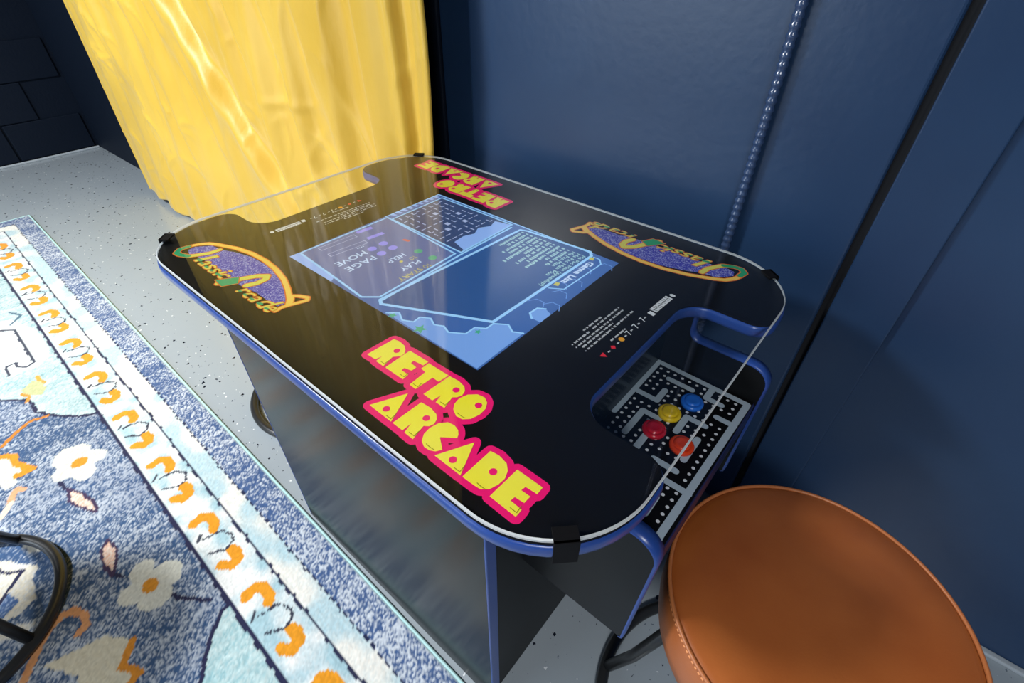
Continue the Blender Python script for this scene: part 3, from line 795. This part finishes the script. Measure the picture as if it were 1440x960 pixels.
# ------------------------------------------------------------------ cabinet body
Zb = ZT - .0205
for sy in (-1, 1):
    yo, yi = sy * .270, sy * .252
    pnl = link('side_panel', prism_xz('side_panel', [(-.306, .002), (.306, .002), (.306, Zb), (-.306, Zb)], min(yo, yi), max(yo, yi)), M['panel'], TB)
    for sx in (-1, 1):
        box('edge_trim', (sx * .306 - (.0035 if sx < 0 else 0), min(yo, yi) - .0006, .002), (sx * .306 + (.0035 if sx > 0 else 0), max(yo, yi) + .0006, Zb), M['blue_trim'], pnl, .0015)
for sx in (-1, 1):
    box('end_panel', (min(sx * .284, sx * .300), -.252, .004), (max(sx * .284, sx * .300), .252, Zb), M['black_lam'], TB)
box('base_plate', (-.284, -.252, .004), (.284, .252, .022), M['black_lam'], TB)

# ------------------------------------------------------------------ player control boxes
btn_cols = [(36, 110, 215), (232, 196, 20), (196, 20, 40), (226, 66, 22)]
btn_mats = [mat('button_plastic_%d' % i, srgb(*c), .18, spec=.6) for i, c in enumerate(btn_cols)]
btn_me = []
DZ = H - .148
for i in range(4):
    me = lathe_mesh('button', [(.001, -.004), (.0165, -.004), (.0172, .0005), (.0170, .0022), (.0158, .0038), (.0125, .0045), (.0119, .0030), (.0116, .0048), (.0108, .0066), (.0092, .0072), (.006, .0068), (.001, .0064)], 28)
    btn_me.append(me)
prof = fillet([(.3005, H - .325), (.466, H - .325), (.474, H - .086, .024), (.350, H - .086, .014), (.350, Zb, 0), (.3005, Zb, 0)] if False else
              [(.3005, H - .325, 0), (.467, H - .322, .004), (.475, H - .086, .030), (.346, H - .086, .018), (.346, Zb, 0), (.3005, Zb, 0)], 8)
def control(flip):
    s = -1 if flip else 1
    body = link('control_box', fix(mesh('control_box', *(lambda bm: bm)(([(x, y, z) for x in (.3005, .455) for y in (-.165, .165) for z in (H - .318, DZ - .0005)],
                [(0, 1, 3, 2), (4, 6, 7, 5), (0, 4, 5, 1), (2, 3, 7, 6), (0, 2, 6, 4), (1, 5, 7, 3)])))), M['black_lam'], TB)
    body['label'] = 'player control box under the ' + ('far' if flip else 'near') + ' end of the tabletop'
    deck = box('control_deck', (.3005, -.165, DZ - .004), (.468, .165, DZ), M['black_print'], body, .0008)
    box('front_lip', (.457, -.165, DZ - .05), (.470, .165, DZ - .0005), mat('dark_navy_trim', srgb(26, 34, 78), .35), body, .003)
    box('back_plate', (.3005, -.165, DZ), (.310, .165, Zb), M['panel'], body)
    for sy in (-1, 1):
        ya, yb = sorted((sy * .165, sy * .183))
        sp_ = link('side_cheek', prism_xz('side_cheek', prof, ya, yb), M['black_lam'], body)
        # moulding strip along the cheek's free edge
        pts = [p for p in prof]
        free = pts[1:-1]
        v = []; f = []
        n = len(free)
        for k in range(n):
            a = Vector(free[max(k - 1, 0)]); b = Vector(free[min(k + 1, n - 1)]); t = (b - a).normalized(); nn = Vector((t.y, -t.x))
            p = Vector(free[k])
            for d, yy in ((-.001, ya - .0006), (.0022, ya - .0006), (.0030, (ya + yb) / 2), (.0022, yb + .0006), (-.001, yb + .0006)):
                q = p + nn * d; v.append((q.x, yy, q.y))
        for k in range(n - 1):
            for j in range(4):
                f.append((k * 5 + j, k * 5 + j + 1, (k + 1) * 5 + j + 1, (k + 1) * 5 + j))
        link('cheek_trim', fix(mesh('cheek_trim', v, f)), M['blue_trim'], body, smooth=True)
    ln = Flat(); dt = Flat()
    zz = DZ + .0003
    # plain labyrinth of pale bars over an even grid of white dots
    BARS = [[(.313, .012), (.313, .156), (.462, .153), (.458, -.152)],
            [(.313, .072), (.352, .072), (.352, .100)], [(.345, .128), (.384, .128)], [(.408, .153), (.408, .126), (.432, .126)],
            [(.436, .098), (.462, .098)], [(.346, -.014), (.346, .040), (.372, .040)], [(.402, .034), (.402, .070), (.430, .070)],
            [(.372, -.030), (.372, .006)], [(.432, .040), (.432, -.006)], [(.400, -.030), (.432, -.030)], [(.460, -.052), (.428, -.052)],
            [(.430, -.082), (.430, -.112), (.408, -.112)], [(.459, -.132), (.436, -.132)], [(.388, .100), (.408, .100)], [(.402, -.058), (.402, -.090)]]
    for k, b in enumerate(BARS):
        ln.stroke(b, .0098, zz + k * 2e-5)
    def near(p):
        for b in BARS:
            for (xa, ya), (xb, yb) in zip(b[:-1], b[1:]):
                dx, dy = xb - xa, yb - ya; t = max(0, min(1, ((p[0] - xa) * dx + (p[1] - ya) * dy) / (dx * dx + dy * dy)))
                if math.hypot(p[0] - xa - t * dx, p[1] - ya - t * dy) < .0085: return True
        return False
    for i in range(12):
        for j in range(24):
            p = (.324 + i * .0124, -.150 + j * .0127)
            if p[0] < .456 and not near(p): dt.disc(p, .0025, zz + 4e-4, 10)
    ln.build('deck_print', M['maze_line'], body)['label'] = 'pale labyrinth lines printed on the deck'
    dt = dt.build('deck_dots', M['white_print'], body); dt['label'] = 'white dots printed on the deck'; dt['kind'] = 'stuff'
    for k, (bx_, by_) in enumerate(T['buttons']):
        b = link('button', btn_me[k], btn_mats[k], body, smooth=True)
        b.location = (bx_, by_, DZ + .003)
        b['label'] = ['blue', 'yellow', 'red', 'orange'][k] + ' push button'
    # short joystick further along the deck, hidden from the photograph by the tabletop
    if flip:
        body.rotation_euler = (0, 0, math.pi)
    return body
control(False); control(True)

# ------------------------------------------------------------------ stools
def stool(loc, rz, label):
    e = empty('stool', loc, rz); tag(e, label, 'stool', 'brown leather stools')
    Hs, rs = .50, .177
    seat = link('seat', lathe_mesh('seat', [(.002, Hs - .105), (rs - .012, Hs - .105), (rs - .003, Hs - .098), (rs + .001, Hs - .07), (rs + .002, Hs - .04), (rs + .001, Hs - .014), (rs - .001, Hs - .006), (rs - .004, Hs - .0035),
                                        (rs - .010, Hs - .0018), (rs - .022, Hs + .0015), (rs - .05, Hs + .0055), (rs - .10, Hs + .009), (.04, Hs + .011), (.002, Hs + .0112)], 96), M['leather'], e, smooth=True)
    ring = [(math.cos(2 * math.pi * k / 96), math.sin(2 * math.pi * k / 96)) for k in range(96)]
    link('piping', tube_mesh('piping', [(c * (rs + .0005), s_ * (rs + .0005), Hs - .004) for c, s_ in ring], .0028, 8, True), M['leather_pipe'], seat, smooth=True)
    # stitches on the side below the piping
    v = []; f = []
    for k in range(190):
        a = 2 * math.pi * k / 190; da = .0062 / rs / 2
        b = len(v)
        for aa in (a - da / 2, a + da / 2):
            for zz, rr in ((Hs - .0115, rs + .0004), (Hs - .0103, rs + .0024), (Hs - .0091, rs + .0004)):
                v.append((rr * math.cos(aa), rr * math.sin(aa), zz))
        f += [(b, b + 3, b + 4, b + 1), (b + 1, b + 4, b + 5, b + 2)]
    link('stitching', fix(mesh('stitching', v, f)), M['thread'], seat)
    link('seat_plate', lathe_mesh('seat_plate', [(.002, Hs - .119), (.13, Hs - .119), (.135, Hs - .115), (.135, Hs - .105), (.002, Hs - .105)], 48), M['tube'], e)
    RR = .208
    link('base_ring', tube_mesh('base_ring', [(c * RR, s_ * RR, .0115) for c, s_ in ring], .0115, 14, True), M['tube'], e, smooth=True)
    lg = tube_mesh('leg', [(RR - .004, 0, .014), (RR - .04, 0, .12), (.11, 0, Hs - .118)], .0105, 14)
    for k in range(4):
        l_ = link('leg', lg, M['tube'], e, smooth=True); l_.rotation_euler = (0, 0, R(90 * k))
    return e
stool((.642, -.040, 0), R(194), 'brown leather stool in front of the navy wall at the near table end')
stool((-.667, .020, 0), R(40), 'brown leather stool tucked behind the cabinet under the far table end')
stool((-.657, -.913, .009), R(36), 'stool with black ring base standing on the patterned rug')

# ------------------------------------------------------------------ rug
def rug():
    ang = R(-1.72)
    ca, sa = math.cos(ang), math.sin(ang)
    ox, oy = -2.912, -.1965
    Lr, Wr = 3.9, 1.95
    step = .004
    nu, nv = int(Lr / step) + 1, int(Wr / step) + 1
    u = np.linspace(0, Lr, nu); v = np.linspace(0, Wr, nv)
    U, Vv = np.meshgrid(u, v)
    def loc(p):   # world xy -> rug (u, v)
        dx, dy = p[0] - ox, p[1] - oy
        return (dx * ca + dy * sa, -(-dx * sa + dy * ca))
    C = np.zeros(U.shape + (3,))
    rg = np.random.default_rng(5)
    def fbm(fu, fv, seed, sh=None):
        r = np.random.default_rng(seed)
        gu, gv = int(Lr * fu) + 3, int(Wr * fv) + 3
        g = r.random((gv, gu))
        a = U * fu; b = Vv * fv
        i = np.floor(a).astype(int); j = np.floor(b).astype(int)
        fa = a - i; fb = b - j
        fa = fa * fa * (3 - 2 * fa); fb = fb * fb * (3 - 2 * fb)
        return (g[j, i] * (1 - fa) + g[j, i + 1] * fa) * (1 - fb) + (g[j + 1, i] * (1 - fa) + g[j + 1, i + 1] * fa) * fb
    rnd = rg.random(U.shape)
    # weathered streaks run across the rug's length
    streak = .40 * fbm(38, 9, 1) + .30 * fbm(90, 24, 2) + .30 * fbm(150, 90, 23)
    patch = .6 * fbm(5, 5, 3) + .4 * fbm(14, 9, 4)
    def col(c): return np.array(srgb(*c)[:3])
    def put(mask, c): C[mask] = col(c)
    def mixs(mask, c0, c1, w):
        w_ = np.clip(w, 0, 1)[..., None]
        m_ = col(c0) * (1 - w_) + col(c1) * w_
        C[mask] = m_[mask]
    wob = .004 * (fbm(60, 60, 7) - .5)
    Vw = Vv + wob; Uw = U + wob
    D = np.minimum(np.minimum(Vw, Wr - Vw), np.minimum(Uw, Lr - Uw))
    allm = np.ones(U.shape, bool)
    # field: worn blue
    wear = np.clip((streak * .8 + patch * .6 + rnd * .85 - 1.03) * 2.0, 0, 1)
    mixs(allm, (56, 86, 126), (220, 228, 236), np.clip(wear * 1.1, 0, 1) ** 1.1 * .72)
    deep = np.clip((patch - .55) * 3, 0, 1) * .35
    C[:] = C * (1 - deep[..., None]) + col((54, 84, 132)) * deep[..., None]
    def inpoly(P):
        P = np.array(P); x0, y0 = P.min(0) - .006; x1, y1 = P.max(0) + .006
        i0, i1 = np.searchsorted(u, x0), np.searchsorted(u, x1); j0, j1 = np.searchsorted(v, y0), np.searchsorted(v, y1)
        m = np.zeros(U.shape, bool)
        if i1 <= i0 or j1 <= j0: return m
        a = Uw[j0:j1, i0:i1]; b = Vw[j0:j1, i0:i1]; ins = np.zeros(a.shape, bool)
        n = len(P)
        for k in range(n):
            xa, ya = P[k]; xb, yb = P[k - 1]
            c = ((ya > b) != (yb > b)) & (a < (xb - xa) * (b - ya) / (yb - ya + 1e-12) + xa)
            ins ^= c
        m[j0:j1, i0:i1] = ins
        return m
    def seg(P, w):
        m = np.zeros(U.shape, bool)
        for k in range(len(P) - 1):
            (xa, ya), (xb, yb) = P[k], P[k + 1]
            x0, x1 = min(xa, xb) - w * 2, max(xa, xb) + w * 2; y0, y1 = min(ya, yb) - w * 2, max(ya, yb) + w * 2
            i0, i1 = np.searchsorted(u, x0), np.searchsorted(u, x1); j0, j1 = np.searchsorted(v, y0), np.searchsorted(v, y1)
            if i1 <= i0 or j1 <= j0: continue
            a = Uw[j0:j1, i0:i1]; b = Vw[j0:j1, i0:i1]
            dx, dy = xb - xa, yb - ya; l2 = dx * dx + dy * dy + 1e-12
            t = np.clip(((a - xa) * dx + (b - ya) * dy) / l2, 0, 1)
            d = np.hypot(a - xa - t * dx, b - ya - t * dy)
            m[j0:j1, i0:i1] |= d < w / 2
        return m
    W = lambda pts: [loc(p) for p in pts]
    NAVY = (38, 40, 74); CREAM = (228, 226, 214); AQUA = (176, 212, 220); ORG = (238, 158, 36)
    aq_w = np.clip(streak * 1.3 + (rnd - .5) * .5 - .1, 0, 1)
    # corner and side medallions in washed teal and white
    def medal(P, c0=(136, 176, 182), c1=(210, 226, 228), outline=True):
        m = inpoly(P); mixs(m, c0, c1, np.clip(streak * 1.2 + (rnd - .5) * .7, 0, 1))
        if outline: put(seg(P + [P[0]], .009), NAVY)
    medal(W([(-2.4, -.43), (-2.4, -.66), (-1.9, -.72), (-1.45, -.70), (-1.335, -.594), (-1.255, -.594), (-1.203, -.57), (-1.137, -.521), (-1.105, -.478), (-1.2, -.45)]))
    wht = W([(-1.514, -.605), (-1.501, -.528), (-1.527, -.490), (-1.583, -.474), (-1.739, -.470), (-1.887, -.512), (-1.93, -.58), (-1.80, -.63), (-1.62, -.62)])
    mixs(inpoly(wht), (236, 238, 236), (216, 228, 232), streak)
    put(seg(W([(-1.85, -.575), (-1.802, -.521), (-1.654, -.526), (-1.535, -.529), (-1.525, -.548), (-1.545, -.572), (-1.577, -.571), (-1.576, -.597), (-1.516, -.603)]), .009), (60, 66, 84))
    mixs(inpoly(W([(-1.79, -.56), (-1.78, -.53), (-1.66, -.535), (-1.56, -.54), (-1.60, -.60), (-1.7, -.61)])), (190, 216, 222), (226, 232, 232), streak)
    put(seg(W([(-1.44, -.545), (-1.41, -.548), (-1.39, -.54)]), .012), (226, 168, 70))
    put(inpoly(W([(-1.43, -.56), (-1.40, -.545), (-1.36, -.54), (-1.33, -.56), (-1.36, -.59), (-1.40, -.60)])), (196, 200, 150))
    put(seg(W([(-1.38, -.60), (-1.35, -.59), (-1.33, -.60)]), .010), (216, 150, 60))
    put(seg(W([(-1.173, -.698), (-1.205, -.657), (-1.225, -.62), (-1.211, -.581)]), .012), (206, 130, 44))
    for k, (x_, y_) in enumerate(((-2.15, -.53), (-2.0, -.60), (-2.3, -.58), (-1.95, -.50))):
        put(seg(W([(x_, y_), (x_ + .06, y_ + .02), (x_ + .10, y_ - .02)]), .009), (80, 110, 130))
    medal(W([(-.258, -.500), (-.259, -.52), (-.23, -.557), (-.196, -.588), (-.163, -.611), (-.10, -.68), (.15, -.70), (.35, -.62), (.45, -.52)]), (146, 190, 198), (206, 226, 226))
    # cream lattice around the left stool
    mixs(inpoly(W([(-.80, -.83), (-.74, -.775), (-.68, -.74), (-.655, -.76), (-.60, -.765), (-.585, -.80), (-.60, -.85), (-.54, -.78), (-.53, -.80), (-.56, -.86), (-.64, -.90), (-.74, -.90)])), (224, 218, 200), (204, 212, 220), np.clip(rnd + streak - .7, 0, 1))
    mixs(inpoly(W([(-.66, -.80), (-.62, -.79), (-.60, -.83), (-.63, -.85)])), (70, 104, 158), (176, 196, 222), wear)
    put(seg(W([(-.80, -.86), (-.739, -.802), (-.715, -.788), (-.696, -.765), (-.668, -.80), (-.644, -.823), (-.62, -.85)]), .008), NAVY)
    put(inpoly(W([(-.776, -.748), (-.766, -.725), (-.72, -.722), (-.735, -.745)])), CREAM)
    # daisies
    def daisy(P, c, rc):
        P = W(P); mixs(inpoly(P), (236, 236, 224), (214, 216, 206), rnd * .7 + streak * .3)
        cc = loc(c); put(np.hypot((Uw - cc[0]), (Vw - cc[1])) < rc, (228, 152, 44))
    F1 = [(-1.018, -.613), (-1.03, -.59), (-1.017, -.570), (-1.01, -.548), (-.985, -.535), (-.968, -.545), (-.945, -.52), (-.926, -.515), (-.905, -.53), (-.910, -.552), (-.88, -.556), (-.862, -.58), (-.871, -.601), (-.90, -.61), (-.915, -.638), (-.945, -.645), (-.963, -.622), (-.99, -.63)]
    F2 = [(-.498, -.617), (-.512, -.598), (-.509, -.58), (-.492, -.566), (-.469, -.574), (-.468, -.548), (-.45, -.532), (-.425, -.531), (-.400, -.545), (-.398, -.565), (-.375, -.575), (-.368, -.60), (-.381, -.625), (-.400, -.636), (-.418, -.630), (-.43, -.652), (-.455, -.656), (-.474, -.642), (-.472, -.62)]
    daisy(F1, (-.941, -.579), .019); daisy(F2, (-.436, -.596), .017)
    put(seg(W([(-.372, -.575), (-.34, -.555), (-.30, -.528)]), .009), NAVY)
    put(seg(W([(-.53, -.642), (-.505, -.628)]), .009), NAVY)
    put(seg(W([(-.905, -.635), (-.87, -.63)]), .009), NAVY)
    def leafs(P):
        P = W(P); m = inpoly(P); mixs(m, (232, 176, 150), (236, 226, 214), rnd); put(seg(P + [P[0]], .007), (66, 50, 82))
    leafs([(-.866, -.628), (-.823, -.609), (-.775, -.597), (-.735, -.603), (-.775, -.625), (-.822, -.638)])
    leafs([(-.631, -.614), (-.589, -.610), (-.557, -.621), (-.524, -.642), (-.58, -.645), (-.611, -.637)])
    # star flower with orange rim
    ST = [(-1.14, -.735), (-1.124, -.701), (-1.105, -.688), (-1.075, -.691), (-1.016, -.668), (-1.021, -.700), (-.990, -.708), (-.990, -.730), (-1.018, -.735), (-1.05, -.76), (-1.10, -.77)]
    put(inpoly(W(ST)), (226, 222, 208)); put(seg(W(ST[:6]), .020), (226, 150, 40))
    put(seg(W([(-.93, -.735), (-.955, -.725), (-.97, -.71), (-.955, -.70)]), .015), (234, 172, 128))
    put(seg(W([(-.93, -.735), (-.90, -.76), (-.89, -.79)]), .015), (236, 214, 196))
    HK = W([(-.447, -.730), (-.452, -.716), (-.482, -.712), (-.506, -.724), (-.513, -.742), (-.505, -.768), (-.47, -.80), (-.43, -.83)])
    put(seg(HK, .016), (222, 160, 110))
    put(inpoly(W([(-.40, -.70), (-.345, -.665), (-.31, -.70), (-.27, -.68), (-.26, -.74), (-.31, -.78), (-.36, -.76), (-.43, -.80)])), (214, 208, 186))
    put(seg(W([(-.345, -.665), (-.31, -.70), (-.27, -.68), (-.26, -.74)]), .015), (216, 140, 44))
    # further flowers over the rest of the field
    r2 = random.Random(9)
    for k in range(34):
        cu_, cv_ = r2.uniform(.35, Lr - .35), r2.uniform(.78, Wr - .35)
        if k % 3 == 0:
            P = [(cu_ + (.07 + .018 * math.cos(6 * a)) * math.cos(a), cv_ + (.07 + .018 * math.cos(6 * a)) * math.sin(a)) for a in (2 * math.pi * q / 40 for q in range(40))]
            mixs(inpoly(P), (236, 236, 224), (214, 216, 206), rnd); put(np.hypot(Uw - cu_, Vw - cv_) < .019, (228, 152, 44))
        elif k % 3 == 1:
            a = r2.uniform(0, 6.28); P = [(cu_ + .06 * math.cos(t) * math.cos(a) - .02 * math.sin(t) * math.sin(a), cv_ + .06 * math.cos(t) * math.sin(a) + .02 * math.sin(t) * math.cos(a)) for t in (2 * math.pi * q / 16 for q in range(16))]
            mixs(inpoly(P), (232, 176, 150), (236, 226, 214), rnd); put(seg(P + [P[0]], .007), (66, 50, 82))
        else:
            a = r2.uniform(0, 6.28); put(seg([(cu_ + .07 * math.cos(a + t), cv_ + .07 * math.sin(a + t)) for t in np.linspace(0, 2.6, 9)], .015), (222, 160, 110))
    # borders
    put((D < .232) & (D > .221), NAVY)
    b1 = D <= .222
    mixs(b1, (172, 206, 216), (244, 246, 244), np.clip((fbm(30, 30, 31) - .5) * 1.5 + .55 * streak + .3 * rnd + .12, 0, 1))
    put((D < .1315) & (D > .124), (44, 48, 78))
    b2 = (D <= .125) & (D > .074)
    crm = np.clip((fbm(17, 15, 17) - .38) * 3.5, 0, 1)
    mixs(b2, (182, 214, 224), (250, 246, 236), crm * .75 + .25 * rnd)
    b3 = D <= .0745
    w3 = np.clip((streak * .9 + patch * .55 + rnd * .9 - 1.08) * 2.0, 0, 1)
    mixs(b3, (70, 98, 146), (224, 232, 240), np.clip(w3 * 1.15, 0, 1) * .9)
    dots = ((np.floor(U / .008) + np.floor(Vv / .008)) % 3) > .5
    put((D < .079) & (D > .073) & dots, (36, 44, 80))
    put((D < .006), (206, 228, 232))
    # orange hooks: pairs around a small grey bubble, along the long edges and the short edges
    def motif(cu_, flipv, along='u'):
        def q(a, b):
            if along == 'u': return (cu_ + a, b if not flipv else Wr - b)
            return (b if not flipv else Lr - b, cu_ + a)
        h1 = [q(-.085, .197), q(-.088, .177), q(-.074, .163), (q(-.048, .162)), q(-.036, .170)]
        h2 = [q(.070, .200), q(.088, .186), q(.084, .168), q(.068, .163), q(.050, .167)]
        put(seg(h1, .025), ORG); put(seg(h2, .025), ORG)
        bub = [q(-.025, .200), q(-.016, .160), q(.012, .146), q(.034, .156), q(.040, .176), q(.018, .208)]
        put(seg(bub, .0062) & (rnd > .15), (56, 60, 78))
        put(seg([q(-.04, .20), q(-.028, .212)], .007), (66, 70, 84))
    first = loc((-.957, -.43))[0]
    k = -8
    while True:
        c_ = first + k * .2655; k += 1
        if c_ < .22: continue
        if c_ > Lr - .22: break
        motif(c_, False); motif(c_, True)
    c_ = .33
    while c_ < Wr - .22:
        motif(c_, False, 'v'); motif(c_, True, 'v'); c_ += .2655
    # geometry
    pile = .0065 + .0016 * rnd
    edge = np.minimum(np.minimum(Vv, Wr - Vv), np.minimum(U, Lr - U))
    Zr = np.where(edge < .001, .0005, np.where(edge < .005, .006, pile))
    XX = ox + U * ca - (-Vv) * sa
    YY = oy + U * sa + (-Vv) * ca
    XX = ox + U * ca + Vv * sa
    YY = oy + U * sa - Vv * ca
    V3 = np.stack([XX, YY, Zr], -1).reshape(-1, 3)
    idx = np.arange(nu * nv).reshape(nv, nu)
    F = np.stack([idx[:-1, :-1], idx[1:, :-1], idx[1:, 1:], idx[:-1, 1:]], -1).reshape(-1, 4)
    me = np_mesh('rug', V3, F)
    ca_ = me.color_attributes.new('pattern', 'FLOAT_COLOR', 'POINT')
    tint = (1 + (rg.random(U.shape) - .5) * .22)[..., None]
    rgba = np.concatenate([np.clip(C * tint * .80, 0, 1), np.ones(U.shape + (1,))], -1)
    ca_.data.foreach_set('color', rgba.astype(np.float32).ravel())
    m = mat('rug_pile', (.5, .5, .5, 1), .9, spec=.15)
    at_ = N(m, 'ShaderNodeVertexColor'); at_.layer_name = 'pattern'
    L(m, at_.outputs['Color'], BS(m).inputs['Base Color'])
    BS(m).inputs['Sheen Weight'].default_value = .2
    o = link('rug', me, m)
    tag(o, 'blue and cream floral rug with an orange hook border beside the arcade table', 'rug')
    # bound edge: thin pale cord around the rug
    def w_(a, b): return (ox + a * ca + b * sa, oy + a * sa - b * ca, .004)
    link('bound_edge', tube_mesh('bound_edge', [w_(0, 0), w_(Lr, 0), w_(Lr, Wr), w_(0, Wr)], .0038, 8, True), mat('pale_aqua_binding', srgb(170, 206, 206), .8), o)
rug()
